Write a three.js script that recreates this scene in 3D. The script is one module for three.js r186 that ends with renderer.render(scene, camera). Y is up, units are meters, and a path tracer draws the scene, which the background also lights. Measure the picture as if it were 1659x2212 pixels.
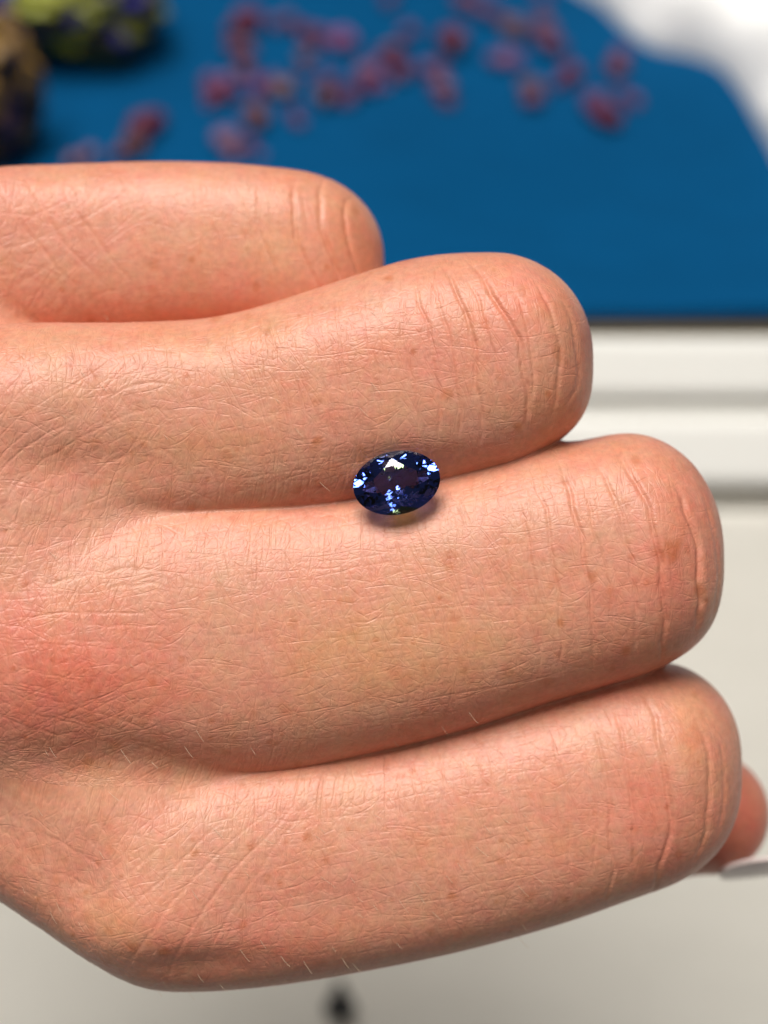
import * as THREE from 'three';
import { ImprovedNoise } from 'three/addons/math/ImprovedNoise.js';
import { RoundedBoxGeometry } from 'three/addons/geometries/RoundedBoxGeometry.js';
import { mergeGeometries, mergeVertices } from 'three/addons/utils/BufferGeometryUtils.js';
import { RectAreaLightUniformsLib } from 'three/addons/lights/RectAreaLightUniformsLib.js';

// ---------------------------------------------------------------- camera
const PITCH = Math.PI / 4, DIST = 130, PPM = 26.8;           // look 45 degrees down; the hand is 130 mm away; photo pixels (1659 wide) per mm there
const scene = new THREE.Scene();
const camera = new THREE.PerspectiveCamera(2 * Math.atan(1106 / PPM / DIST) * 180 / Math.PI, 0.75, 0.005, 20);
camera.position.set(0, 0.911, 0);
camera.rotation.x = -PITCH;
camera.focus = 0.1305;
camera.userData.fStop = 13;
const renderer = new THREE.WebGLRenderer({ antialias: true });
renderer.toneMapping = THREE.LinearToneMapping;
renderer.toneMappingExposure = 1.0;
renderer.shadowMap.enabled = true;

// ---------------------------------------------------------------- light: a window high over the table and an added, unseen fill light, weaker, up on the right
RectAreaLightUniformsLib.init();
scene.background = new THREE.Color(0.035, 0.035, 0.037);
const AIM = new THREE.Vector3(0, 0.82, -0.12);
const KEY = { dir: [-0.16, 0.95, 0.0], dist: 1.15, w: 0.66, h: 0.66, power: 13.6, color: [1, 0.97, 0.93] };
const FILL = { dir: [0.40, 0.70, 0.55], dist: 1.9, w: 0.5, h: 0.5, power: 5.2, color: [1, 0.95, 0.88] };

// ---------------------------------------------------------------- helpers
const rnd = (seed) => { let s = seed >>> 0; return () => { s = (s + 0x6d2b79f5) | 0; let t = Math.imul(s ^ (s >>> 15), 1 | s); t = (t + Math.imul(t ^ (t >>> 7), 61 | t)) ^ t; return ((t ^ (t >>> 14)) >>> 0) / 4294967296; }; };
const hash = (i, k) => { let h = Math.imul(i | 0, 374761393) + Math.imul(k | 0, 668265263); h = Math.imul(h ^ (h >>> 13), 1274126177); return ((h ^ (h >>> 16)) >>> 0) / 4294967296; };
const perlin = new ImprovedNoise(), N3 = (x, y, z) => perlin.noise(x + 100.37, y + 100.71, z + 100.13);
const smooth = (a, b, x) => { const t = Math.min(1, Math.max(0, (x - a) / (b - a))); return t * t * (3 - 2 * t); };
const mix = (a, b, t) => a + (b - a) * t;
const used = {};
const numbered = (name) => { const n = used[name] = (used[name] ?? -1) + 1; return n ? name + '_' + String(n).padStart(3, '0') : name; };
const shadows = (o) => { o.castShadow = o.receiveShadow = true; return o; };
function tag(o, label, category, group, kind) { Object.assign(o.userData, { label, category }); if (group) o.userData.group = group; if (kind) o.userData.kind = kind; return o; }
function part(name, geometry, material, parent) { const m = shadows(new THREE.Mesh(geometry, material)); m.name = name; parent.add(m); return m; }
function thing(name, label, category, group) { const g = new THREE.Group(); g.name = numbered(name); scene.add(g); return tag(g, label, category, group); }
const std = (o) => new THREE.MeshStandardMaterial(o), phys = (o) => new THREE.MeshPhysicalMaterial(o);
const lin = (r, g, b) => new THREE.Color().setRGB(r, g, b);
const S2 = Math.SQRT1_2;
const HAND_AT = [0, 0.911 - 0.13 * S2, -0.13 * S2];          // the point of the hand that is in focus
const H2W = (x, y, z) => new THREE.Vector3(x * 0.001, HAND_AT[1] + (y + z) * S2 * 0.001, HAND_AT[2] + (z - y) * S2 * 0.001);
// photo pixel (1659 x 2212) -> direction -> point on the table top (y = level) or on the cabinet front (z = depth)
function ray(px, py) { const x = (px - 829.5) / PPM / DIST, y = (1106 - py) / PPM / DIST; return new THREE.Vector3(x, (y - 1) * S2, (-1 - y) * S2); }
const onTable = (px, py, level = 0.7513) => { const d = ray(px, py); return camera.position.clone().addScaledVector(d, (level - camera.position.y) / d.y); };
const onFront = (px, py, depth) => { const d = ray(px, py); return camera.position.clone().addScaledVector(d, depth / d.z); };

// ---------------------------------------------------------------- key window and added fill light
function windowLight(name, label, spec) {
  const g = thing(name, label, 'window');
  g.position.copy(AIM).addScaledVector(new THREE.Vector3(...spec.dir).normalize(), spec.dist);
  g.lookAt(AIM);
  const frame = std({ color: lin(0.75, 0.75, 0.73), roughness: 0.5 });
  const t = 0.05, W = spec.w, H = spec.h;
  for (const s of [-1, 1]) {
    part('frame_bar', new RoundedBoxGeometry(t, H + 2 * t, 0.06, 2, 0.005), frame, g).position.set(s * (W / 2 + t / 2), 0, -0.01);
    part('frame_bar', new RoundedBoxGeometry(W - 0.002, t, 0.06, 2, 0.005), frame, g).position.set(0, s * (H / 2 + t / 2), -0.01);
  }
  part('window_pane', new THREE.BoxGeometry(W - 0.004, H - 0.004, 0.006), std({ color: lin(0.05, 0.05, 0.05), roughness: 0.3, emissive: lin(...spec.color), emissiveIntensity: spec.power * 0.1 }), g).position.z = -0.03;
  const light = new THREE.RectAreaLight(lin(...spec.color), spec.power, W, H);
  light.name = 'key_fill_light';
  light.rotation.y = Math.PI;                                 // a RectAreaLight shines along its own -z
  light.position.z = -0.02;
  g.add(light);
  return g;
}
windowLight('skylight_window', 'bright framed window high above the blue table', KEY);
windowLight('added_fill_light', 'added unseen fill light in a window frame across from the cabinet front', FILL);  // added fill light, unseen: brightens the hand and sparkles in the gem

// ---------------------------------------------------------------- cabinet with its mouldings
const FRONT = -0.204;
{
  const cab = thing('cabinet', 'cream painted cabinet with moulded top board under the blue cloth', 'cabinet');
  cab.position.set(0, 0.75, FRONT);
  const n = 256, tex = new Uint8Array(n * n * 4);
  for (let y = 0; y < n; y++) for (let x = 0; x < n; x++) {
    const v = 0.5 + 0.5 * (0.5 * N3(x / 40, y / 40, 3) + 0.3 * N3(x / 9, y / 14, 7) + 0.3 * N3(x / 3, y / 3, 9));
    tex.set([240 + 13 * v, 240 + 13 * v, 239 + 14 * v, 255], (y * n + x) * 4);
  }
  const map = new THREE.DataTexture(tex, n, n); map.colorSpace = THREE.SRGBColorSpace; map.magFilter = THREE.LinearFilter; map.wrapS = map.wrapT = THREE.RepeatWrapping; map.repeat.set(5, 5); map.needsUpdate = true;
  const cream = std({ color: lin(0.86, 0.85, 0.80), roughness: 0.45, map }), warm = std({ color: lin(0.80, 0.77, 0.69), roughness: 0.5, map }), darkBrown = std({ color: lin(0.10, 0.07, 0.02), roughness: 0.6 });
  part('top_board', new RoundedBoxGeometry(1.4, 0.03, 0.5, 3, 0.001), cream, cab).position.set(0, -0.0153, -0.2550);
  // the front slopes towards the viewer: what follows is laid out down that slope, in metres from the cloth's edge
  const slope = (46 * Math.PI) / 180, n_ = new THREE.Vector3(0, Math.sin(slope), Math.cos(slope)), up = new THREE.Vector3(0, Math.cos(slope), -Math.sin(slope));
  const corner = new THREE.Vector3(0, 0.75, FRONT);
  const down = (px, py) => { const d = ray(px, py), p = camera.position.clone().addScaledVector(d, corner.clone().sub(camera.position).dot(n_) / d.dot(n_)); return [p.x, -p.clone().sub(corner).dot(up)]; };
  const slab = (name, s0, s1, out, mat, r, thick = 0.02) => { const m = part(name, new RoundedBoxGeometry(1.4, s1 - s0, thick, 3, r), mat, cab), c = (s0 + s1) / 2, h = out - thick / 2; m.position.set(0, -c * up.y + h * n_.y, -c * up.z + h * n_.z); m.rotation.x = -slope; };
  const at = (py) => down(829, py)[1];
  slab('edge_strip', 0.0004, at(722), -0.0008, darkBrown, 0.0005);  // dark brown strip just under the cloth edge
  slab('front_rail', at(722) + 0.0002, at(866), 0.0006, cream, 0.0022);
  slab('moulding_bead', at(866) + 0.0002, at(892), -0.0016, cream, 0.0004);
  slab('front_rail', at(892) + 0.0002, at(1060), 0.0008, cream, 0.0026);
  slab('recess_strip', at(1060) + 0.0002, at(1098), -0.0062, cream, 0.0004);
  slab('drawer_front', at(1098) + 0.0002, 0.30, -0.0010, warm, 0.0016);
  slab('kick_board', 0.3004, 0.60, -0.0030, cream, 0.0016);
  const [kx, ks] = down(735, 2165);
  const prof = [[0.0002, 0.0052], [0.0008, 0.0042], [0.0011, 0.0028], [0.0016, 0.0014], [0.0022, 0.0002], [0.0025, -0.0012], [0.0023, -0.0024], [0.0016, -0.0033], [0.0008, -0.0037], [0.0001, -0.0038]].reverse();
  const drop = new THREE.LatheGeometry(prof.map(([a, b]) => new THREE.Vector2(a, b)), 24);
  drop.scale(1.05, 0.68, 0.5);
  const pull = part('drawer_pull', drop, std({ color: lin(0.012, 0.012, 0.012), roughness: 0.4 }), cab);
  pull.position.set(kx, -ks * up.y + 0.0006 * n_.y, -ks * up.z + 0.0006 * n_.z); pull.rotation.x = -slope;
}

// ---------------------------------------------------------------- blue cloth on the table top
function clothY(x, z) {                                       // its gently rumpled surface
  const fold = 0.0070 * N3(x * 9 + z * 9, 3, z * 13) + 0.0042 * N3(x * 26 + z * 26, 9, z * 22);
  return 0.7512 + (0.0036 + Math.max(-0.0038, fold)) * (0.25 + 0.75 * smooth(0, 0.02, FRONT - z));
}
const onCloth = (px, py) => { let p = onTable(px, py); for (let k = 0; k < 3; k++) p = onTable(px, py, clothY(p.x, p.z)); return p; };
{
  const w = 1.3, d = 0.46, nx = 200, nz = 120, pos = [], idx = [], col = [];
  for (let k = 0; k <= nz; k++) for (let i = 0; i <= nx; i++) {
    const x = (i / nx - 0.5) * w, z = FRONT - 0.0012 - (k / nz) ** 1.6 * d;
    pos.push(x, clothY(x, z), z);
    const v = 1 + 0.10 * N3(x * 30, 5, z * 30) + 0.10 * N3(x * 300, 1, z * 300);
    col.push(v, v, v);
  }
  const row = nx + 1;
  for (let k = 0; k < nz; k++) for (let i = 0; i < nx; i++) { const a = k * row + i; idx.push(a, a + 1, a + row, a + 1, a + row + 1, a + row); }
  // the cut front edge of the cloth, down to the board
  const base = pos.length / 3;
  for (let i = 0; i <= nx; i++) { pos.push(pos[i * 3], 0.7502, pos[i * 3 + 2] + 0.0004); col.push(1, 1, 1); }
  for (let i = 0; i < nx; i++) idx.push(i, base + i, i + 1, i + 1, base + i, base + i + 1);
  const g = new THREE.BufferGeometry();
  g.setAttribute('position', new THREE.Float32BufferAttribute(pos, 3)); g.setAttribute('color', new THREE.Float32BufferAttribute(col, 3)); g.setIndex(idx); g.computeVertexNormals();
  const m = shadows(new THREE.Mesh(g, phys({ color: lin(0.0008, 0.064, 0.172), roughness: 0.9, specularIntensity: 0.12, vertexColors: true, side: THREE.DoubleSide })));
  m.name = 'blue_cloth'; scene.add(tag(m, 'deep blue cloth spread over the cabinet top', 'cloth'));
}

// ---------------------------------------------------------------- small crystal chips scattered on the cloth
{
  const spots = [[535, 55, 1.2, 0], [595, 57, .8, 1], [617, 52, .8, 1], [660, 80, 1, 0], [700, 85, 1, 1], [740, 100, 1.2, 2], [655, 132, 1, 3], [524, 118, 1.2, 0], [530, 160, 1, 0], [460, 195, 1, 1], [466, 215, 1.2, 0], [500, 200, 1.1, 1], [560, 200, 1.1, 2], [614, 200, .9, 3],
    [700, 220, 1.2, 3], [710, 175, .9, 1], [795, 165, 1, 1], [790, 188, 1, 0], [750, 213, .9, 1], [556, 262, 1, 3], [490, 310, 1, 1], [506, 325, .8, 3], [320, 285, 1.3, 0], [290, 318, 1, 3], [195, 335, .8, 1], [645, 265, .7, 1], [540, 318, .7, 1],
    [840, 8, 1, 1], [1005, 12, 1.2, 0], [1060, 38, 1.2, 1], [1110, 72, 1.1, 3], [885, 75, .9, 1], [845, 120, 1.1, 0], [865, 162, 1, 0], [975, 105, 1.3, 0], [935, 155, 1, 1], [955, 200, 1.2, 1], [1100, 140, .9, 2], [1175, 70, 1.1, 0], [1190, 110, 1.1, 1], [1170, 8, .8, 0], [1235, 165, 1.1, 0],
    [1210, 185, .9, 1], [1145, 200, 1.2, 3], [1150, 225, 1, 1], [1330, 155, 1, 0], [1340, 122, .9, 0], [1280, 240, 1, 1], [1310, 262, 1.1, 0], [1370, 222, .8, 1]];
  const tones = [[0.115, 0.018, 0.045], [0.11, 0.035, 0.10], [0.17, 0.06, 0.17], [0.115, 0.048, 0.06]].map((c) => phys({ color: lin(...c), roughness: 0.5, flatShading: true }));
  const shapes = [1, 2, 3, 4, 5].map((seed) => {
    const r = rnd(seed * 77), g = new THREE.IcosahedronGeometry(0.0026, 1), p = g.attributes.position, cuts = [];
    for (let k = 0; k < 9; k++) cuts.push([new THREE.Vector3(r() - .5, r() - .5, r() - .5).normalize(), 0.0014 + r() * 0.0009]);
    const v = new THREE.Vector3();
    for (let i = 0; i < p.count; i++) { v.fromBufferAttribute(p, i); for (const [n, d] of cuts) { const e = v.dot(n) - d; if (e > 0) v.addScaledVector(n, -e); } v.multiply(new THREE.Vector3(1.25, 0.8, 0.95)); p.setXYZ(i, v.x, v.y, v.z); }
    g.computeBoundingBox();
    return g.translate(0, -g.boundingBox.min.y, 0);
  });
  const r = rnd(5);
  const more = rnd(77); for (const [x, y, , t] of [...spots]) if (more() < 0.75) spots.push([x + (more() - 0.5) * 70, Math.max(-20, y + (more() - 0.5) * 55), 0.5 + 0.3 * more(), Math.floor(more() * 4)]);
  spots.forEach(([x, y, s, t], i) => {
    const m = shadows(new THREE.Mesh(shapes[i % 5], tones[t])); m.name = numbered('crystal_chip');
    m.position.copy(onCloth(x, y + 6)); m.position.y -= 0.0002; m.rotation.y = r() * 6.28; m.scale.setScalar(s * (0.75 + 0.3 * r()));
    const kind = ['dark red', 'dusky purple', 'bright pink', 'brownish red'][t];
    scene.add(tag(m, `small ${kind} crystal chip scattered on the blue cloth`, 'crystal', `${kind} crystal chips on the blue cloth`));
  });
}

// ---------------------------------------------------------------- two rough mineral lumps
function mineral(label, px, py, size, seed, tones) {
  const g = mergeVertices(new THREE.IcosahedronGeometry(1, 40).deleteAttribute('uv').deleteAttribute('normal')), p = g.attributes.position, col = [], v = new THREE.Vector3();
  for (let i = 0; i < p.count; i++) {
    v.fromBufferAttribute(p, i).normalize();
    const q = v.clone().multiplyScalar(1.7), ridge = 1 - Math.abs(N3(q.x * 1.3 + seed, q.y * 1.3, q.z * 1.3)) * 1.7;
    const r = 1 + 0.28 * N3(q.x + seed, q.y, q.z) + 0.16 * ridge + 0.07 * N3(q.x * 4, q.y * 4 + seed, q.z * 4) + 0.03 * N3(q.x * 11, q.y * 11 + seed, q.z * 11);
    const t = N3(q.x * 1.5 + seed * 3, q.y * 1.5, q.z * 1.5) + 0.35 * N3(q.x * 5, q.y * 5, q.z * 5 + seed), u = N3(q.x * 1.2, q.y * 1.2 + seed * 5, q.z * 1.2);
    const k = 0.8 + 0.5 * N3(q.x * 14, q.y * 14, q.z * 14 + seed);
    const a = smooth(-0.08, 0.08, t), b = smooth(0.12, 0.25, u);
    for (let c = 0; c < 3; c++) col.push(k * mix(mix(tones[1][c], tones[0][c], a), tones[2][c], b * (1 - a)));
    p.setXYZ(i, v.x * r * size[0], v.y * r * size[1], v.z * r * size[2]);
  }
  g.setAttribute('color', new THREE.Float32BufferAttribute(col, 3)); g.computeVertexNormals(); g.computeBoundingBox();
  g.translate(0, -g.boundingBox.min.y - size[1] * 0.06, 0);
  const m = shadows(new THREE.Mesh(g, std({ vertexColors: true, roughness: 0.45 }))); m.name = numbered('mineral_specimen');
  m.position.copy(onCloth(px, py)); scene.add(tag(m, label, 'mineral'));
}
mineral('craggy mineral lump with bright yellow green and dark patches on blue cloth', 165, 104, [0.0150, 0.0095, 0.0095], 4.3, [[0.38, 0.40, 0.03], [0.022, 0.02, 0.012], [0.02, 0.015, 0.24]]);
mineral('rounded dark mineral lump with ochre brown patches on blue cloth', -12, 335, [0.0090, 0.0125, 0.0085], 9.1, [[0.30, 0.17, 0.04], [0.02, 0.012, 0.010], [0.03, 0.01, 0.10]]);

// ---------------------------------------------------------------- crumpled white cloth
{
  const edge = [[1130, -130], [1200, -40], [1228, 12], [1290, 52], [1335, 100], [1400, 148], [1480, 172], [1540, 200], [1590, 250], [1640, 320], [1710, 410], [1830, 520]].map(([x, y]) => onTable(x, y));
  const curve = new THREE.CatmullRomCurve3(edge), nu = 200, nv = 90, pos = [], idx = [], inward = new THREE.Vector3(0.75, 0, -0.66);
  for (let i = 0; i <= nu; i++) {
    const e = curve.getPoint(i / nu);
    for (let k = 0; k <= nv; k++) {
      const v = k / nv, s = 0.13 * v * v + 0.012 * v, q = [e.x * 1000 + inward.x * s * 1000, e.z * 1000 + inward.z * s * 1000];
      const along = q[0] * 0.66 + q[1] * 0.75, across = q[0] * 0.75 - q[1] * 0.66;
      const folds = 0.5 + 0.5 * Math.sin(across * 0.33 + 2.2 * N3(along * 0.022, across * 0.02, 4) + 1.1);
      const h = 0.0070 + 0.0042 * folds + 0.004 * N3(q[0] * 0.07, q[1] * 0.07, 2) + 0.0022 * Math.abs(N3(q[0] * 0.16, q[1] * 0.16, 6)) + 0.0005 * N3(q[0] * 0.6, q[1] * 0.6, 8);
      const rise = Math.sqrt(1 - (1 - Math.min(1, s / 0.009)) ** 2);
      const under = k === 0 ? 0 : rise;
      const X = e.x + inward.x * s, Z = e.z + inward.z * s; pos.push(X, clothY(X, Z) + (k === 0 ? -0.0004 : 0.0002) + h * under, Z);
    }
  }
  for (let i = 0; i < nu; i++) for (let k = 0; k < nv; k++) { const a = i * (nv + 1) + k, b = a + nv + 1; idx.push(a, b, a + 1, b, b + 1, a + 1); }
  const g = new THREE.BufferGeometry();
  g.setAttribute('position', new THREE.Float32BufferAttribute(pos, 3)); g.setIndex(idx); g.computeVertexNormals();
  const m = shadows(new THREE.Mesh(g, std({ color: lin(0.88, 0.875, 0.86), roughness: 0.9, side: THREE.DoubleSide })));
  m.name = 'white_cloth'; scene.add(tag(m, 'crumpled white cloth lying in folds on the blue cloth', 'cloth'));
}

// ---------------------------------------------------------------- the hand
// Every finger is a rounded tube: stations [pixel x, pixel y of the axis, half width in pixels, depth of the axis in mm, half thickness in mm], wrist first; then where the bent knuckle begins and ends.
const FINGERS = [
  { name: 'little', fade: [0, 1, 600, 800], web: 120, press: [0, 26], st: [[-1500, 980, 190, -19, 9], [-900, 860, 190, -16, 9], [-400, 650, 180, -14.5, 8.6], [-150, 568, 172, -14.5, 8.4], [0, 536, 165, -15.5, 7.6], [150, 528, 165, -16.6, 7.3], [350, 525, 168, -17.2, 7.2], [500, 528, 167, -17.2, 7.3], [620, 538, 166, -17.2, 7.3], [720, 548, 166, -17.6, 7.2], [830, 568, 166, -18, 7.2]], xe: 600, xend: 829, p: 2.45, tilt: 0.02 },
  { name: 'ring', fade: [0, 1, 1090, 1265], web: 420, press: [0, 30], st: [[-1500, 1090, 190, -17, 10], [-900, 1060, 195, -13, 10], [-300, 985, 215, -9.5, 10.2], [0, 930, 222, -8.6, 9.8], [300, 905, 205, -9.0, 8.8], [480, 893, 207, -9.2, 8.5], [700, 852, 231, -9.0, 8.8], [900, 803, 240, -9.0, 9.0], [1080, 775, 222, -9.0, 9.2], [1180, 776, 208, -9.0, 9.2], [1285, 800, 200, -9.2, 9]], xe: 1040, xend: 1276, p: 2.5, tilt: 0.19 },
  { name: 'middle', fade: [1110, 1270, 1250, 1450], web: 480, press: [30, 14], st: [[-1500, 1250, 190, -17, 10], [-900, 1230, 205, -13, 10.5], [-300, 1330, 235, -9.8, 11], [50, 1385, 262, -9.4, 11], [300, 1392, 276, -9.8, 10.4], [600, 1368, 276, -10.2, 9.7], [800, 1340, 270, -10.2, 9.6], [1000, 1291, 269, -10.2, 9.7], [1200, 1230, 264, -10.2, 9.9], [1340, 1198, 261, -10.2, 9.9], [1460, 1196, 250, -10.4, 9.8], [1562, 1212, 238, -10.6, 9.6]], xe: 1325, xend: 1550, p: 2.45, tilt: 0.22 },
  { name: 'index', fade: [1300, 1470, 0, 1], web: 600, press: [34, 0], st: [[-1500, 1330, 190, -18, 10], [-900, 1410, 190, -16, 9.5], [-300, 1600, 195, -14, 9.5], [0, 1716, 202, -13, 9.8], [100, 1768, 210, -12.4, 10.2], [225, 1832, 226, -12.0, 10.8], [330, 1874, 234, -12.0, 11], [440, 1886, 232, -12.2, 10.8], [600, 1876, 232, -12.6, 10.3], [800, 1840, 237, -13, 10.0], [1000, 1790, 246, -13.2, 9.9], [1200, 1735, 246, -13.4, 9.9], [1420, 1668, 238, -13.6, 9.8], [1600, 1648, 212, -14, 9.6]], xe: 1375, xend: 1590, p: 2.55, tilt: 0.24 },
];
const CELLX = 0.1, X0 = -75, NX = 1200;                       // axis tables every 0.1 mm
for (const f of FINGERS) {
  const pts = f.st.map(([x, y, w, z, d]) => { const k = (DIST - z) / DIST / PPM; return [(x - 829.5) * k, (1106 - y) * k, w * k, z, d]; });
  f.WEB = (f.web - 829.5) / PPM * 1.06; f.fadeU = f.fade.slice(0, 2).map((x) => (x - 829.5) / PPM * 1.08); f.fadeL = f.fade.slice(2).map((x) => (x - 829.5) / PPM * 1.08); f.OU = f.press[0] / PPM * 1.07; f.OL = f.press[1] / PPM * 1.07;
  f.tab = [1, 2, 3, 4].map((c) => {
    const out = new Float64Array(NX), n = pts.length, slope = pts.map((q, i) => { const a = pts[Math.max(0, i - 1)], b = pts[Math.min(n - 1, i + 1)]; return (b[c] - a[c]) / (b[0] - a[0]); });
    for (let j = 0; j < NX; j++) {
      const x = X0 + j * CELLX; let i = 0; while (i < n - 2 && x > pts[i + 1][0]) i++;
      const A = pts[i], B = pts[i + 1], L = B[0] - A[0], t = (x - A[0]) / L;
      out[j] = t <= 0 ? A[c] + slope[i] * (x - A[0]) : t >= 1 ? B[c] + (c === 1 ? slope[i + 1] * (x - B[0]) : 0) : (2 * t ** 3 - 3 * t * t + 1) * A[c] + (t ** 3 - 2 * t * t + t) * L * slope[i] + (-2 * t ** 3 + 3 * t * t) * B[c] + (t ** 3 - t * t) * L * slope[i + 1];
    }
    return out;
  });
  const kz = (DIST - pts[pts.length - 1][3]) / DIST / PPM;
  f.XE = (f.xe - 829.5) * kz; f.XL = (f.xend - f.xe) * kz;
}
const look = (tab, x) => { const u = Math.min(NX - 1.001, Math.max(0, (x - X0) / CELLX)), i = u | 0; return tab[i] + (tab[i + 1] - tab[i]) * (u - i); };
const Q = 2.6;
function fingerField(f, x, y, z) {
  const zb = look(f.tab[2], x), low = z < zb ? zb - z : 0;
  const dy = y - look(f.tab[0], x), up = dy > 0, o = up ? f.OU : f.OL;   // pressed against its neighbour on that side
  const h = (look(f.tab[1], x) + (o ? o * (1 - (up ? smooth(f.fadeU[0], f.fadeU[1], x) : smooth(f.fadeL[0], f.fadeL[1], x))) * (1 + 1.3 * (1 - smooth(f.WEB - 10, f.WEB + 14, x))) : 0)) * (1 - 0.002 * low), d = look(f.tab[3], x), t = Math.abs(dy) / h;
  const e = Math.max(0, (x + 0.22 * low - f.XE) / f.XL);
  let r = e > 0 ? Math.pow(Math.pow(t, f.p) + Math.pow(e, f.p), 1 / f.p) : t;
  if (z > zb) r = Math.pow(Math.pow(r, Q) + Math.pow((z - zb) / d, Q), 1 / Q);
  return (r - 1) * Math.min(h, d);
}
const smin = (a, b, k) => { const h = Math.max(k - Math.abs(a - b), 0) / k; return Math.min(a, b) - h * h * k * 0.25; };
const webs = [[-80, 110], [60, 430], [200, 590]].map((w) => w.map((x) => (x - 829.5) / PPM * 1.06));
const px3 = (x, y, z) => { const k = (DIST - z) / DIST / PPM; return [(x - 829.5) * k, (1106 - y) * k, z]; };
const THUMB = [[...px3(650, 1830, -33), 9.5], [...px3(1200, 1790, -31), 7.8], [...px3(1400, 1754, -28.5), 6.1], [...px3(1527, 1755, -27), 5.9]];
function thumbField(x, y, z) {
  let best = 1e9;
  for (let i = 0; i < 3; i++) {
    const A = THUMB[i], B = THUMB[i + 1], ax = B[0] - A[0], ay = B[1] - A[1], az = B[2] - A[2];
    const t = Math.min(1, Math.max(0, ((x - A[0]) * ax + (y - A[1]) * ay + (z - A[2]) * az) / (ax * ax + ay * ay + az * az)));
    const d = Math.hypot(x - A[0] - t * ax, y - A[1] - t * ay, (z - A[2] - t * az) * 0.88) - (A[3] + (B[3] - A[3]) * t);
    best = best > 1e8 ? d : smin(best, d, 2);
  }
  return best;
}
const fv = [0, 0, 0, 0];
function handField(x, y, z) {
  for (let i = 0; i < 4; i++) fv[i] = fingerField(FINGERS[i], x, y, z);
  let f = fv[0];
  for (let i = 1; i < 4; i++) f = smin(f, fv[i], mix(5, 0.2, smooth(webs[i - 1][0], webs[i - 1][1], x)));
  const floor = -31 - z; f = -smin(-f, -floor, 7);
  f = smin(f, thumbField(x, y, z), 0.6);
  return -smin(-f, x + 68 > 0 ? 1e3 : x + 68, 1);
}
console.log('fields ready');

// surface nets on a regular grid
function surfaceNets(field, lo, hi, c) {
  const n = lo.map((a, i) => Math.ceil((hi[i] - a) / c) + 1), [nx, ny, nz] = n, F = new Float32Array(nx * ny * nz);
  for (let k = 0, o = 0; k < nz; k++) for (let j = 0; j < ny; j++) for (let i = 0; i < nx; i++, o++) {
    const edge = i === 0 || j === 0 || k === 0 || i === nx - 1 || j === ny - 1 || k === nz - 1;
    F[o] = edge ? 1 : field(lo[0] + i * c, lo[1] + j * c, lo[2] + k * c);
  }
  const id = new Int32Array(nx * ny * nz).fill(-1), P = [], T = [], sy = nx, sz = nx * ny, corner = [0, 1, sy, sy + 1, sz, sz + 1, sz + sy, sz + sy + 1];
  const edges = []; for (let a = 0; a < 8; a++) for (const b of [1, 2, 4]) if (!(a & b)) edges.push([a, a | b]);
  for (let k = 0; k < nz - 1; k++) for (let j = 0; j < ny - 1; j++) for (let i = 0; i < nx - 1; i++) {
    const o = k * sz + j * sy + i; let m = 0; for (let q = 0; q < 8; q++) if (F[o + corner[q]] < 0) m |= 1 << q;
    if (m === 0 || m === 255) continue;
    let x = 0, y = 0, z = 0, w = 0;
    for (const [a, b] of edges) { const fa = F[o + corner[a]], fb = F[o + corner[b]]; if ((fa < 0) === (fb < 0)) continue; const t = fa / (fa - fb); x += mix(a & 1, b & 1, t); y += mix((a >> 1) & 1, (b >> 1) & 1, t); z += mix(a >> 2, b >> 2, t); w++; }
    id[o] = P.length / 3; P.push(lo[0] + (i + x / w) * c, lo[1] + (j + y / w) * c, lo[2] + (k + z / w) * c);
  }
  const quad = (a, b, d, e, flip) => { if (a < 0 || b < 0 || d < 0 || e < 0) return; if (flip) T.push(a, d, b, a, e, d); else T.push(a, b, d, a, d, e); };
  for (let k = 1; k < nz - 1; k++) for (let j = 1; j < ny - 1; j++) for (let i = 1; i < nx - 1; i++) {
    const o = k * sz + j * sy + i, s = F[o] < 0;
    if (s !== F[o + 1] < 0) quad(id[o - sy - sz], id[o - sz], id[o], id[o - sy], !s);
    if (s !== F[o + sy] < 0) quad(id[o - 1 - sz], id[o - 1], id[o], id[o - sz], !s);
    if (s !== F[o + sz] < 0) quad(id[o - 1 - sy], id[o - sy], id[o], id[o - 1], !s);
  }
  return { P, T };
}
const grad = [0, 0, 0];
function gradient(field, x, y, z) {
  const e = 0.02; grad[0] = (field(x + e, y, z) - field(x - e, y, z)) / (2 * e); grad[1] = (field(x, y + e, z) - field(x, y - e, z)) / (2 * e); grad[2] = (field(x, y, z + e) - field(x, y, z - e)) / (2 * e);
  return Math.hypot(...grad) || 1;
}
function project(field, P, i, times = 1) {
  for (let n = 0; n < times; n++) { const x = P[i], y = P[i + 1], z = P[i + 2], f = field(x, y, z), g = gradient(field, x, y, z); const s = Math.max(-0.4, Math.min(0.4, f / g)) / g; P[i] -= s * grad[0]; P[i + 1] -= s * grad[1]; P[i + 2] -= s * grad[2]; }
}
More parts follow.
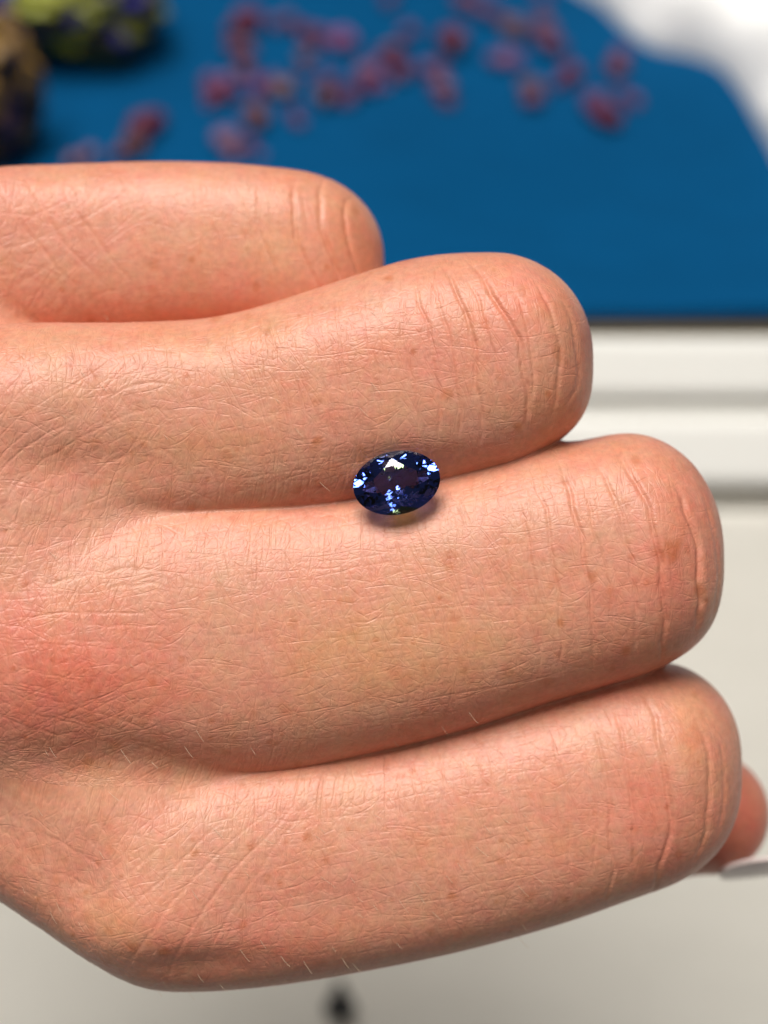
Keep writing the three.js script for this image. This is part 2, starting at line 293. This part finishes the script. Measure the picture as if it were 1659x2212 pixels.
// splits every edge that wants it, keeping the mesh closed
function refine(mesh, wants, place) {
  const { P, T } = mesh, mid = new Map(), out = [], count = P.length / 3;
  const split = (a, b) => {
    const key = a < b ? a * 4194304 + b : b * 4194304 + a; let m = mid.get(key);
    if (m === undefined) {
      if (wants(a, b)) { m = P.length / 3; P.push((P[a * 3] + P[b * 3]) / 2, (P[a * 3 + 1] + P[b * 3 + 1]) / 2, (P[a * 3 + 2] + P[b * 3 + 2]) / 2); place(m * 3); } else m = -1;
      mid.set(key, m);
    }
    return m;
  };
  for (let t = 0; t < T.length; t += 3) {
    let [a, b, c] = [T[t], T[t + 1], T[t + 2]], x = split(a, b), y = split(b, c), z = split(c, a);
    const n = (x >= 0) + (y >= 0) + (z >= 0);
    if (n === 0) out.push(a, b, c);
    else if (n === 3) out.push(a, x, z, x, b, y, z, y, c, x, y, z);
    else {
      for (let r = 0; r < 3 && !(n === 1 ? x >= 0 : x >= 0 && y >= 0); r++) { [a, b, c] = [b, c, a]; [x, y, z] = [y, z, x]; }
      if (n === 1) out.push(a, x, c, x, b, c); else out.push(x, b, y, a, x, y, a, y, c);
    }
  }
  mesh.T = out; return P.length / 3 - count;
}
const hand = surfaceNets(handField, [-66, -46, -46], [38, 36, 5], 0.55);
console.log('nets', hand.P.length / 3);
for (let i = 0; i < hand.P.length; i += 3) project(handField, hand.P, i, 3);
const seen = (P, a) => { const k = DIST / (DIST - P[a * 3 + 2]), u = P[a * 3] * k, v = P[a * 3 + 1] * k; return u > -33 && u < 33 && v > -43 && v < 33; };
for (const size of [0.42, 0.22, 0.128]) {
  const { P } = hand, limit = size * size;
  const n = refine(hand, (a, b) => {
    const dx = P[a * 3] - P[b * 3], dy = P[a * 3 + 1] - P[b * 3 + 1], dz = P[a * 3 + 2] - P[b * 3 + 2];
    if (dx * dx + dy * dy + dz * dz < limit || !seen(P, a) || P[a * 3 + 2] < -26) return false;
    const x = (P[a * 3] + P[b * 3]) / 2, y = (P[a * 3 + 1] + P[b * 3 + 1]) / 2, z = (P[a * 3 + 2] + P[b * 3 + 2]) / 2;
    const g = gradient(handField, x, y, z);
    return (grad[0] * -x + grad[1] * -y + grad[2] * (DIST - z)) / g / DIST > 0.0;
  }, (i) => project(handField, P, i));
  console.log('refined', size, n, hand.T.length / 3);
}

// ---- skin relief: families of fine creases laid out along and around each finger
const PXM = (x, y) => [(x - 829.5) / PPM * 1.03, (1106 - y) / PPM * 1.03];
function creases(u, v, spacing, width, seed, seg, keep) {     // wandering parallel lines along v; 0 on flat skin, up to 1 in a crease
  const U = u / spacing + 0.55 * N3(u * 0.16 / spacing, v * 0.13, seed * 7.3) + 0.16 * N3(u * 0.6, v * 0.7, seed * 3.1), i0 = Math.round(U);
  let best = 0;
  for (let i = i0 - 1; i <= i0 + 1; i++) {
    const d = Math.abs(U - i - (hash(i, seed) - 0.5) * 0.7) * spacing; if (d > width * 2.6) continue;
    const a = smooth(keep, keep + 0.35, 0.5 + 0.75 * N3(v / seg, i * 3.7 + 0.5, seed)) * (0.45 + 0.55 * hash(i, seed + 50));
    best = Math.max(best, a * Math.exp(-d * d / (width * width)));
  }
  return best;
}
function cells(u, v, size, width, seed) {                      // the net of furrows between the skin's small polygons
  u = u / size + 0.35 * N3(u * 0.5, v * 0.5, seed); v = v / size + 0.35 * N3(u * 0.5 + 7, v * 0.5, seed);
  const iu = Math.floor(u), iv = Math.floor(v); let f1 = 9, f2 = 9, id = 0;
  for (let q = -1; q <= 1; q++) for (let p = -1; p <= 1; p++) { const k = (iu + p) * 7919 + (iv + q), dx = iu + p + 0.1 + 0.8 * hash(k, seed) - u, dy = iv + q + 0.1 + 0.8 * hash(k, seed + 1) - v, d = Math.hypot(dx, dy); if (d < f1) { f2 = f1; f1 = d; id = k; } else if (d < f2) f2 = d; }
  const w = (f2 - f1) * 0.55 * size / width;
  return Math.exp(-w * w) * (0.6 + 0.5 * N3(u * 0.4, v * 0.4, seed + 9)) - 0.35 * (hash(id, seed + 3) - 0.5);
}
// the deep folds over each knuckle: [finger, pixel x where the fold crosses the axis, lean, bow, half length share, depth mm, half width mm]
const FOLDS = [
  [0, 640, 1.2, 2, .8, .10, .30], [0, 700, 1.6, 3, .9, .12, .32], [0, 748, 1.2, 4, .7, .12, .3], [0, 560, 1, 2, .6, .06, .3], [0, 120, 3, 1, .7, .10, .35], [0, 190, 3, 1, .7, .09, .35], [0, 60, 3, 1, .7, .10, .35],
  [1, 930, .9, -1, .8, .07, .22], [1, 968, 1, -1, .8, .06, .2], [1, 1010, 1.1, -1.5, .9, .10, .24], [1, 1048, 1.2, -1.5, .6, .06, .2], [1, 1100, 1.7, -2, .9, .15, .3], [1, 1128, .8, -3, .5, .08, .25], [1, 1185, .6, -3, .6, .10, .28], [1, 1225, .4, -4, .5, .08, .3], [1, 880, .8, 0, .6, .04, .2],
  [2, 1135, .8, -.8, .7, .07, .2], [2, 1180, .9, -.8, .8, .08, .2], [2, 1240, 1.0, -1, .9, .11, .24], [2, 1275, 1.2, -1, .6, .06, .2], [2, 1325, 1.2, -1.2, .8, .08, .24], [2, 1385, 1.3, -1.5, .95, .15, .3], [2, 1472, 1.0, -2.4, .55, .22, .34], [2, 1520, .7, -3, .5, .08, .3], [2, 1090, .7, -.6, .5, .04, .2],
  [3, 1210, .5, -.6, .7, .06, .22], [3, 1300, .6, -1, .8, .09, .24], [3, 1345, .6, -1, .8, .08, .24], [3, 1420, .4, -1.6, .9, .14, .3], [3, 1512, .3, -3, .6, .10, .34], [3, 1265, .5, -.6, .5, .05, .2], [3, 1550, .2, -4, .4, .06, .3],
  [3, 330, -5, 3, .7, .07, .3], [3, 400, -5, 3, .8, .08, .3], [3, 470, -4.5, 3, .8, .08, .3], [3, 530, -4, 2.5, .8, .06, .3], [3, 265, -5, 3, .6, .06, .3],
  [2, 150, 1, 1, .7, .09, .3], [2, 232, 1, .5, .6, .08, .28], [2, 300, .5, 0, .6, .08, .26], [2, 80, 1, 1, .6, .08, .3], [2, 380, .5, 0, .5, .05, .24], [2, 20, 1, 1, .5, .07, .3],
].map(([f, x, lean, bow, half, depth, width], i) => ({ f, a: (x - 829.5) / PPM * (DIST + 9) / DIST, lean, bow, half, depth: depth * (f === 2 && x < 500 || f === 3 && x < 600 || f === 0 && x < 300 ? 0.55 : 1.25), width: width * 0.74, seed: i }));
// soft swellings and hollows: [pixel x, y, reach x px, reach y px, mm]
const SWELLS = [[857, 1003, 110, 34, -.35], [330, 1990, 150, 110, .9], [190, 1905, 70, 90, -.7], [420, 2075, 160, 45, -.5], [160, 1430, 190, 120, .7], [640, 1690, 150, 50, .3], [250, 1650, 220, 70, -.8], [210, 1010, 200, 60, -.5], [90, 860, 120, 100, .3], [1425, 1180, 55, 130, .35], [1530, 1230, 50, 150, .25], [1190, 700, 80, 110, .35], [1070, 760, 60, 120, .2], [1470, 1680, 60, 120, .4], [720, 470, 60, 90, .3], [860, 1230, 260, 120, -.25], [780, 1960, 260, 60, -.25], [700, 640, 200, 60, -.15]].map(([x, y, a, b, m]) => [...PXM(x, y), a / PPM, b / PPM, m]);
const frame = new Float64Array(5);
function skinFrame(x, y, z) {                                 // a: along the finger, b: around it, finger: the nearest one, knuckle: towards its bent end
  let sw = 0, a = 0, b = 0, kn = 0, best = 0, bf = 1e9, second = 1e9;
  for (let i = 0; i < 4; i++) {
    const f = FINGERS[i], v = fingerField(f, x, y, z), w = Math.exp(-Math.max(0, v + 0.3) / (x > 0 ? 0.25 : 1.6));
    if (v < bf) { second = bf; bf = v; best = i; } else if (v < second) second = v;
    if (w < 1e-3) continue;
    const yc = look(f.tab[0], x), h = look(f.tab[1], x), zb = look(f.tab[2], x), d = look(f.tab[3], x), r = Math.asin(Math.max(-1, Math.min(1, (y - yc) / h))), low = Math.max(0, zb - z) / h, e = Math.max(0, (x - f.XE) / f.XL);
    sw += w; a += w * (x + (y - yc) * f.tilt * 0.8 + Math.min(1, e) * Math.max(0, d - (z - zb)) * 0.8); b += w * (yc - x * f.tilt * 0.5 + h * (r + Math.sign(r) * low) * 0.92); kn += w * smooth(f.XE - 13, f.XE - 2, x);
  }
  frame[4] = x > -14 ? smooth(0.1, 1.3, second - bf) : 1;
  if (sw < 1e-6) { frame[0] = x; frame[1] = y; frame[2] = best; frame[3] = 0; return; }
  frame[0] = a / sw; frame[1] = b / sw; frame[2] = best; frame[3] = kn / sw;
}
const backness = (x, y, i) => 1 - smooth(-22, -9, x - [-12, 0, 0, 0][i] * 0.4 + (i === 3 ? 2 : 0));
function relief(x, y, z) {
  skinFrame(x, y, z);
  const a = frame[0], b = frame[1], i = frame[2], kn = frame[3], back = backness(x, y, i), fing = 1 - back;
  let d = 0;
  for (const s of SWELLS) { const ex = (x - s[0]) / s[2], ey = (y - s[1]) / s[3], q = ex * ex + ey * ey; if (q < 9) d += s[4] * Math.exp(-q); }
  let deep = 0;
  for (const f of FOLDS) {
    if (f.f !== i) continue;
    const F = FINGERS[i], t = (y - look(F.tab[0], x)) / look(F.tab[1], x);
    const u = x - f.a + f.lean * t * 1.6 - f.bow * t * t + 0.45 * N3(y * 0.3, f.seed * 3.3, 1) + 0.10 * N3(y * 1.1, f.seed * 5.1, 2);
    if (Math.abs(u) > 3 * f.width + 0.4) continue;
    const amp = f.depth * (1 - smooth(f.half * 0.6, f.half + 0.15, Math.abs(t + 0.12 * (hash(f.seed, 3) - 0.5)))) * (0.85 + 0.3 * N3(y * 0.7, f.seed * 2.2, 5));
    deep = Math.max(deep, amp * Math.exp(-u * u / (f.width * f.width)));
    d += amp * 0.22 * Math.exp(-((u - 2.2 * f.width) ** 2) / (2.5 * f.width * f.width));
  }
  const flat = 1 - 0.65 * kn;
  let fine = 0;
  if (fing > 0.01) {
    fine = Math.max(fine, fing * flat * 0.021 * cells(a, b, 0.8, 0.08, 91 + i));
    fine = Math.max(fine, fing * (1 - 0.55 * kn) * 0.036 * creases(b, a, 0.85, 0.085, 11 + i, 2.6, 0.28));
    fine = Math.max(fine, fing * flat * 0.055 * creases(a, b, 0.80, 0.085, 21 + i, 1.9, 0.30));
    fine = Math.max(fine, fing * flat * 0.022 * creases(a * 0.8 + b * 0.6, a * 0.6 - b * 0.8, 1.0, 0.07, 31 + i, 1.2, 0.42));
    fine = Math.max(fine, fing * flat * 0.022 * creases(a * 0.75 - b * 0.66, a * 0.66 + b * 0.75, 1.1, 0.07, 41 + i, 1.2, 0.42));
  }
  if (back > 0.01) {
    const tw = 0.5 * N3(x * 0.05, y * 0.05, 3) + (y < -12 ? 0.25 : 0), c1 = Math.cos(0.35 + tw), s1 = Math.sin(0.35 + tw), c2 = Math.cos(-0.75 + tw), s2 = Math.sin(-0.75 + tw);
    fine = Math.max(fine, back * 0.052 * creases(b * c1 + a * s1, a * c1 - b * s1, 1.35, 0.12, 51, 4.5, 0.22));
    fine = Math.max(fine, back * 0.046 * creases(b * c2 + a * s2, a * c2 - b * s2, 1.5, 0.11, 61, 3.0, 0.25));
    fine = Math.max(fine, back * 0.040 * creases(a * 0.96 + b * 0.2, b * 0.96 - a * 0.2, 1.6, 0.10, 71, 2.4, 0.33));
    fine = Math.max(fine, back * 0.038 * cells((a * 0.9 + b * 0.45) * 0.8, b * 0.9 - a * 0.45, 1.25, 0.11, 81));
  }
  fine *= 0.8 + 0.4 * N3(x * 0.2, y * 0.2, z * 0.2 + 5);
  const pore = 0.006 * N3(x * 3.3, y * 3.3, z * 3.3) + 0.004 * N3(x * 6.1, y * 6.1, z * 6.1 + 4) + 0.02 * N3(x * 0.9, y * 0.9, z * 0.9) * (0.4 + back);
  return d + (pore - Math.max(deep, fine) - 0.5 * Math.min(deep, fine)) * frame[4];
}
// ---- skin colour: blood and pigment patches
const BLUSH = [[180, 1430, 180, 110, .95], [60, 1540, 170, 90, .55], [330, 1480, 150, 60, .4], [1440, 1190, 90, 170, .6], [1100, 660, 100, 110, .5], [1390, 1760, 90, 110, .6], [480, 1990, 180, 70, .3], [900, 760, 190, 90, .35], [560, 2060, 160, 60, .35], [120, 450, 150, 80, .2], [760, 480, 90, 70, .25], [80, 1330, 120, 60, .35], [1290, 1330, 120, 90, .2], [1690, 1870, 150, 150, 1.2]];
const SALLOW = [[930, 1370, 230, 110, .6], [600, 470, 260, 90, .4], [760, 1420, 160, 90, .5], [1200, 880, 120, 70, .35], [500, 760, 220, 60, .5], [1490, 1590, 50, 90, .6], [430, 980, 200, 60, .35], [300, 1700, 200, 80, .35], [1060, 1800, 220, 90, .15], [250, 1960, 80, 60, .4]];
const patch = (list, X, Y) => { let s = 0; for (const [x, y, a, b, m] of list) { const q = ((X - x) / a) ** 2 + ((Y - y) / b) ** 2; if (q < 8) s += m * Math.exp(-q); } return s; };
const FRECKLES = [];
{
  const r = rnd(31);
  for (let i = 0; i < 330; i++) FRECKLES.push([r() * 1700 - 20, 360 + r() * 1780, 5 + 13 * r() * r(), 0.26 + 0.55 * r() * r()]);
  for (const q of [[1430, 1185, 26, .8], [1405, 1190, 16, .6], [1365, 690, 12, .3], [1195, 770, 16, .4], [1120, 640, 14, .35], [545, 1820, 13, .6], [530, 1985, 11, .5], [205, 1640, 14, .5], [265, 1600, 12, .4], [590, 1600, 12, .4], [1090, 1450, 16, .4], [1180, 1470, 15, .4], [980, 1330, 12, .4], [1370, 1790, 12, .3], [860, 730, 14, .3], [690, 870, 14, .35], [300, 2020, 13, .5], [250, 1990, 11, .4]]) FRECKLES.push(q);
}
const bins = new Map();
for (const f of FRECKLES) for (let i = Math.floor((f[0] - 40) / 80); i <= Math.floor((f[0] + 40) / 80); i++) for (let j = Math.floor((f[1] - 40) / 80); j <= Math.floor((f[1] + 40) / 80); j++) { const k = i * 1000 + j; if (!bins.has(k)) bins.set(k, []); bins.get(k).push(f); }
const SKIN = [0.65, 0.278, 0.176];
function skinColor(x, y, z, out) {
  const X = x / 1.03 * PPM + 829.5, Y = 1106 - y / 1.03 * PPM;
  const red = 0.9 * patch(BLUSH, X, Y) + 0.30 * N3(x * 0.22, y * 0.22, z * 0.22 + 3) + 0.34 * N3(x * 0.75, y * 0.75, z * 0.75 + 8) + 0.28 * N3(x * 2.1, y * 2.1, z * 2.1);
  const tan = 0.8 * patch(SALLOW, X, Y) + 0.3 * N3(x * 0.3 + 9, y * 0.3, z * 0.3) + 0.24 * N3(x * 1.3, y * 1.3 + 5, z * 1.3);
  const light = 1 + 0.06 * N3(x * 0.5 + 4, y * 0.5, z * 0.5) + 0.11 * N3(x * 1.9, y * 1.9 + 7, z * 1.9) + 0.09 * N3(x * 4.3, y * 4.3, z * 4.3);
  let brown = 0;
  for (const [fx, fy, r, m] of bins.get(Math.floor(X / 80) * 1000 + Math.floor(Y / 80)) ?? []) {
    const dd = Math.hypot(X - fx, Y - fy) / r + 0.45 * N3(X * 0.06, Y * 0.06, fx); if (dd < 1.5) brown = Math.max(brown, m * (1 - smooth(0.35, 1.4, dd)));
  }
  out[0] = SKIN[0] * light * (1 + 0.03 * red - 0.05 * tan) * (1 - 0.22 * brown);
  out[1] = SKIN[1] * light * (1 - 0.30 * red + 0.03 * tan) * (1 - 0.42 * brown);
  out[2] = SKIN[2] * light * (1 - 0.30 * red - 0.24 * tan) * (1 - 0.62 * brown);
}
// ---- the finest skin lines, as a relief map laid along and around the fingers (16 mm a tile)
const TILE = 16;
function skinBump() {
  const n = 1024, h = new Float32Array(n * n), r = rnd(99), per = n / TILE;
  const line = (x, y, ang, len, sig, depth) => {
    const steps = Math.ceil(len * per), R = Math.ceil(sig * per * 2.4), bend = (r() - 0.5) * 0.02; let px = x * per, py = y * per, a = ang;
    for (let s = 0; s < steps; s++) {
      const fade = depth * Math.min(1, 4 * Math.min(s, steps - s) / steps); a += bend * 0.2 + (r() - 0.5) * 0.05;
      px += Math.cos(a); py += Math.sin(a); const cx = Math.round(px), cy = Math.round(py);
      for (let j = -R; j <= R; j++) for (let i = -R; i <= R; i++) { const dx = cx + i - px, dy = cy + j - py, v = fade * Math.exp(-(dx * dx + dy * dy) / (sig * per) ** 2), o = (((cy + j) % n + n) % n) * n + (((cx + i) % n + n) % n); if (v > h[o]) h[o] = v; }
    }
  };
  const cells = (size, sig, depth, seed, sx, sy) => {          // a net of polygons: lines where two cells meet
    const m = Math.round(TILE / size);
    for (let y = 0; y < n; y++) for (let x = 0; x < n; x++) {
      const u = x / n * m, v = y / n * m, iu = Math.floor(u), iv = Math.floor(v); let f1 = 9, f2 = 9;
      for (let q = -1; q <= 1; q++) for (let p = -1; p <= 1; p++) { const a = ((iu + p) % m + m) % m, b = ((iv + q) % m + m) % m, dx = (iu + p + 0.1 + 0.8 * hash(a * 131 + b, seed) - u) * sx, dy = (iv + q + 0.1 + 0.8 * hash(a * 131 + b, seed + 1) - v) * sy, d = Math.hypot(dx, dy); if (d < f1) { f2 = f1; f1 = d; } else if (d < f2) f2 = d; }
      const w = (f2 - f1) * 0.5 * size / sig, o = y * n + x, k = depth * Math.exp(-w * w) * (0.55 + 0.45 * hash(iu * 7 + iv * 31, seed + 2)); if (k > h[o]) h[o] = k;
    }
  };
  cells(1.15, 0.06, 0.75, 5, 1, 1.1); cells(0.55, 0.045, 0.42, 15, 1.15, 1);
  for (let k = 0; k < 70; k++) line(r() * TILE, r() * TILE, (r() - 0.5) * 0.2, 2 + 4 * r(), 0.05 + 0.03 * r(), 0.4 + 0.6 * r());
  for (let k = 0; k < 150; k++) line(r() * TILE, r() * TILE, Math.PI / 2 + (r() - 0.5) * 0.3, 1.5 + 3 * r(), 0.05 + 0.03 * r(), 0.4 + 0.6 * r());
  for (let k = 0; k < 70; k++) line(r() * TILE, r() * TILE, (r() < 0.5 ? 1 : -1) * (0.7 + 0.5 * r()), 0.8 + 2 * r(), 0.045 + 0.02 * r(), 0.3 + 0.5 * r());
  const data = new Uint8Array(n * n * 4);
  for (let y = 0; y < n; y++) for (let x = 0; x < n; x++) { const t = 6.28318 / n, c = N3(Math.cos(x * t) * 18, Math.sin(x * t) * 18 + Math.cos(y * t) * 18, Math.sin(y * t) * 18), v = 225 * (1 - h[y * n + x]) + 26 * c; data.fill(Math.max(0, Math.min(255, v + 14)), (y * n + x) * 4, (y * n + x) * 4 + 4); }
  const t = new THREE.DataTexture(data, n, n); t.wrapS = t.wrapT = THREE.RepeatWrapping; t.magFilter = THREE.LinearFilter; t.needsUpdate = true; return t;
}
const handMesh = (() => {
  const { P, T } = hand, n = P.length / 3, pos = new Float32Array(n * 3), uv = new Float32Array(n * 2), col = new Float32Array(n * 3), c = [0, 0, 0];
  for (let v = 0; v < n; v++) {
    const x = P[v * 3], y = P[v * 3 + 1], z = P[v * 3 + 2], g = gradient(handField, x, y, z), nx = grad[0] / g, ny = grad[1] / g, nz = grad[2] / g;
    const h = z > -27 && seen(P, v) ? relief(x, y, z) * smooth(-27, -20, z) : 0;
    pos[v * 3] = (x + nx * h) * 0.001; pos[v * 3 + 1] = (y + ny * h) * 0.001; pos[v * 3 + 2] = (z + nz * h) * 0.001;
    skinFrame(x, y, z); uv[v * 2] = frame[0] / TILE; uv[v * 2 + 1] = frame[1] / TILE;
    skinColor(x, y, z, c); col.set(c, v * 3);
  }
  const geo = new THREE.BufferGeometry();
  geo.setAttribute('position', new THREE.BufferAttribute(pos, 3)); geo.setAttribute('color', new THREE.BufferAttribute(col, 3)); geo.setAttribute('uv', new THREE.BufferAttribute(uv, 2)); geo.setIndex(T); geo.computeVertexNormals();
  const m = shadows(new THREE.Mesh(geo, phys({ vertexColors: true, roughness: 0.42, ior: 1.5, bumpMap: skinBump(), bumpScale: 0.000030, specularIntensity: 0.95 })));
  m.name = 'hand'; m.position.set(...HAND_AT); m.rotation.x = -PITCH;
  scene.add(tag(m, 'bare hand curled in a loose fist holding the blue gem between two fingers', 'hand'));
  return m;
})();
console.log('hand done');

// ---- fine pale hairs
{
  const r = rnd(12), parts = [], P = hand.P, n = P.length / 3, own = [];
  for (let tries = 0; tries < 9000 && own.length < 110; tries++) {
    const v = Math.floor(r() * n), x = P[v * 3], y = P[v * 3 + 1], z = P[v * 3 + 2]; if (!seen(P, v) || z < -14) continue;
    const X = x * PPM + 829.5, Y = 1106 - y * PPM, i = (skinFrame(x, y, z), frame[2]), kn = frame[3];
    if (kn > 0.3 || frame[4] < 0.9 || r() > 0.25 + 0.75 * smooth(1500, 2000, Y)) continue;
    const g = gradient(handField, x, y, z), N = new THREE.Vector3(grad[0] / g, grad[1] / g, grad[2] / g);
    const dir = new THREE.Vector3(0.75, -0.65 + 0.6 * (r() - 0.5), 0).addScaledVector(N, 0.45 + 0.4 * r()).normalize(), L = 0.5 + 1.1 * r();
    const p0 = new THREE.Vector3(x, y, z).addScaledVector(N, -0.05), p2 = p0.clone().addScaledVector(dir, L).addScaledVector(N, -0.12 * L), p1 = p0.clone().addScaledVector(dir, L * 0.55).addScaledVector(N, 0.08 * L);
    parts.push(new THREE.TubeGeometry(new THREE.QuadraticBezierCurve3(p0.multiplyScalar(0.001), p1.multiplyScalar(0.001), p2.multiplyScalar(0.001)), 5, 0.000009 + 0.000005 * r(), 4)); own.push(v);
  }
  const m = part('fine_hair', mergeGeometries(parts), std({ color: lin(0.66, 0.5, 0.34), roughness: 0.45 }), handMesh); m.userData.kind = 'stuff';
}

// ---- thumb nail, on the far side of the thumb
{
  const C = THUMB[3], pos = [], idx = [], nu = 40, nv = 24, th = 0.45;
  for (const off of [0, th]) for (let i = 0; i <= nu; i++) for (let k = 0; k <= nv; k++) {
    const u = i / nu, s = k / nv * 2 - 1, round = Math.sqrt(Math.max(0, 1 - Math.max(0, (u - 0.72) / 0.28) ** 2 * (0.35 + 0.65 * s * s)));
    const x = C[0] + 0.4 + 8.6 * u - (1 - round) * 2.4, lune = u < 0.4 ? Math.sqrt(1 - (1 - u / 0.4) ** 2) : 1, ang = 0.66 + (s * 0.36 - 0.06) * (0.1 + 0.9 * lune), r = C[3] + 0.12 + off - 0.55 * u * u;
    pos.push(x * 0.001, (C[1] - Math.cos(ang) * r + 0.4 * u) * 0.001, (C[2] + Math.sin(ang) * r * 1.1) * 0.001);
  }
  const row = nv + 1, layer = (nu + 1) * row;
  for (let i = 0; i < nu; i++) for (let k = 0; k < nv; k++) { const a = i * row + k; idx.push(a, a + 1, a + row, a + 1, a + row + 1, a + row); const b = a + layer; idx.push(b, b + row, b + 1, b + 1, b + row, b + row + 1); }
  const rim = []; for (let i = 0; i <= nu; i++) rim.push(i * row); for (let k = 1; k <= nv; k++) rim.push(nu * row + k); for (let i = nu - 1; i >= 0; i--) rim.push(i * row + nv); for (let k = nv - 1; k >= 0; k--) rim.push(k);
  for (let q = 0; q < rim.length - 1; q++) idx.push(rim[q], rim[q] + layer, rim[q + 1], rim[q + 1], rim[q] + layer, rim[q + 1] + layer);
  const g = new THREE.BufferGeometry(); g.setAttribute('position', new THREE.Float32BufferAttribute(pos, 3)); g.setIndex(idx); g.computeVertexNormals();
  part('thumb_nail', g, phys({ color: lin(0.90, 0.78, 0.74), roughness: 0.18, clearcoat: 0.6, clearcoatRoughness: 0.1, side: THREE.DoubleSide }), handMesh).userData.label = 'long pale pink thumb nail';
}

// ---------------------------------------------------------------- the sapphire
{
  const A = 3.56, B = 2.60, hc = 0.70, g0 = 0.07, tabR = 0.54, tri = [], col = [];
  const az = (d, r, z) => { const t = d * Math.PI / 180; return [Math.cos(t) * r, Math.sin(t) * r, z]; };
  const BLUE = [0.60, 0.70, 1], GOLD_FLASH = [1, 0.72, 0.02], VIOLET = [0.64, 0.58, 1];  // gold tint paints the reflected yellow flash into the facet colour
  const face = (pts, tone) => { for (let k = 1; k < pts.length - 1; k++) for (const q of [pts[0], pts[k], pts[k + 1]]) { tri.push(q[0] * A * 0.001, q[1] * B * 0.001, q[2] * 0.001); col.push(...tone); } };
  const gold = (pts) => { let x = 0, y = 0; for (const q of pts) { x += q[0] / pts.length; y += q[1] / pts.length; } return (pts[0][2] < 0 || y < -0.85) && y < -0.38 && x > -0.34 && x < 0.34 ? GOLD_FLASH : hash(Math.round(x * 50), Math.round(y * 50)) > 0.7 ? VIOLET : BLUE; };
  const up = (pts, tone) => { const [a, b, c] = pts, nz = (b[0] - a[0]) * (c[1] - a[1]) - (b[1] - a[1]) * (c[0] - a[0]); face(nz < 0 ? [...pts].reverse() : pts, tone); };
  const down = (pts, tone) => { const [a, b, c] = pts, nz = (b[0] - a[0]) * (c[1] - a[1]) - (b[1] - a[1]) * (c[0] - a[0]); face(nz > 0 ? [...pts].reverse() : pts, tone); };
  const rs = 0.77, zs = g0 + hc * (1 - rs * Math.cos(Math.PI / 8)) / (1 - tabR), zt = g0 + hc, table = [];
  for (let k = 0; k < 8; k++) {
    const d = k * 45 + 22.5, G = az(d, 1, g0), T = az(d, tabR, zt), Tn = az(d + 45, tabR, zt), S = az(d + 22.5, rs, zs), Sp = az(d - 22.5, rs, zs), Gn = az(d + 45, 1, g0), Hm = az(d + 22.5, 1, g0);
    table.push(T);
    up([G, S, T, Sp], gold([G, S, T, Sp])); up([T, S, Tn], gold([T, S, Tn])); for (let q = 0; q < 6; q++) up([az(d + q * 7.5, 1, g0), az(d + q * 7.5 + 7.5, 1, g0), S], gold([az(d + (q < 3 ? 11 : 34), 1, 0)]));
  }
  up(table, [0.80, 0.74, 0.92]);
  for (let k = 0; k < 48; k++) { const a = k * 7.5, b = a + 7.5; const p = [az(a, 1, -g0), az(b, 1, -g0), az(b, 1, g0), az(a, 1, g0)]; face(p, BLUE); }
  const rings = [[1, -g0], [0.84, -0.57], [0.66, -1.05], [0.44, -1.54], [0.22, -1.96], [0.05, -2.22]];
  for (let q = 0; q < rings.length - 1; q++) for (let k = 0; k < 24; k++) {
    const [r0, z0] = rings[q], [r1, z1] = rings[q + 1], o0 = q % 2 ? 7.5 : 0, o1 = q % 2 ? 0 : 7.5, a0 = k * 15 + o0, base = k * 15 + o0 + 7.5, n0 = q % 2 ? 1 : 0;
    const P0 = az(a0, r0, z0), P1 = az(a0 + 15, r0, z0), M = az(base, r1, z1), M2 = az(base + 15, r1, z1);
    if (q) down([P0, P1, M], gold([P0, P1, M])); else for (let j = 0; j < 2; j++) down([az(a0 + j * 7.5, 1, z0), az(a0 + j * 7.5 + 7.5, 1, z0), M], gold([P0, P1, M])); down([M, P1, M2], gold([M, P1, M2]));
  }
  { const o = 7.5, pts = []; for (let k = 23; k >= 0; k--) pts.push(az(k * 15 + o, 0.05, -2.22)); down(pts, BLUE); }
  const geo = new THREE.BufferGeometry(); geo.setAttribute('position', new THREE.Float32BufferAttribute(tri, 3)); geo.setAttribute('color', new THREE.Float32BufferAttribute(col, 3)); geo.computeVertexNormals();
  const m = shadows(new THREE.Mesh(geo, phys({ vertexColors: true, roughness: 0.0, transmission: 1, thickness: 0.003, ior: 1.77, attenuationColor: lin(0.05, 0.13, 0.93), attenuationDistance: 0.0118 })));
  m.name = 'gemstone';
  const [gx, gy] = px3(857, 1043, -0.9);
  m.position.copy(H2W(gx, gy, -0.9));
  m.rotation.set(-PITCH - 0.12, -0.05, 0); m.rotateZ(0.20);
  scene.add(tag(m, 'oval faceted blue gemstone with a painted yellow flash resting between the fingers', 'gemstone'));
}

renderer.render(scene, camera);
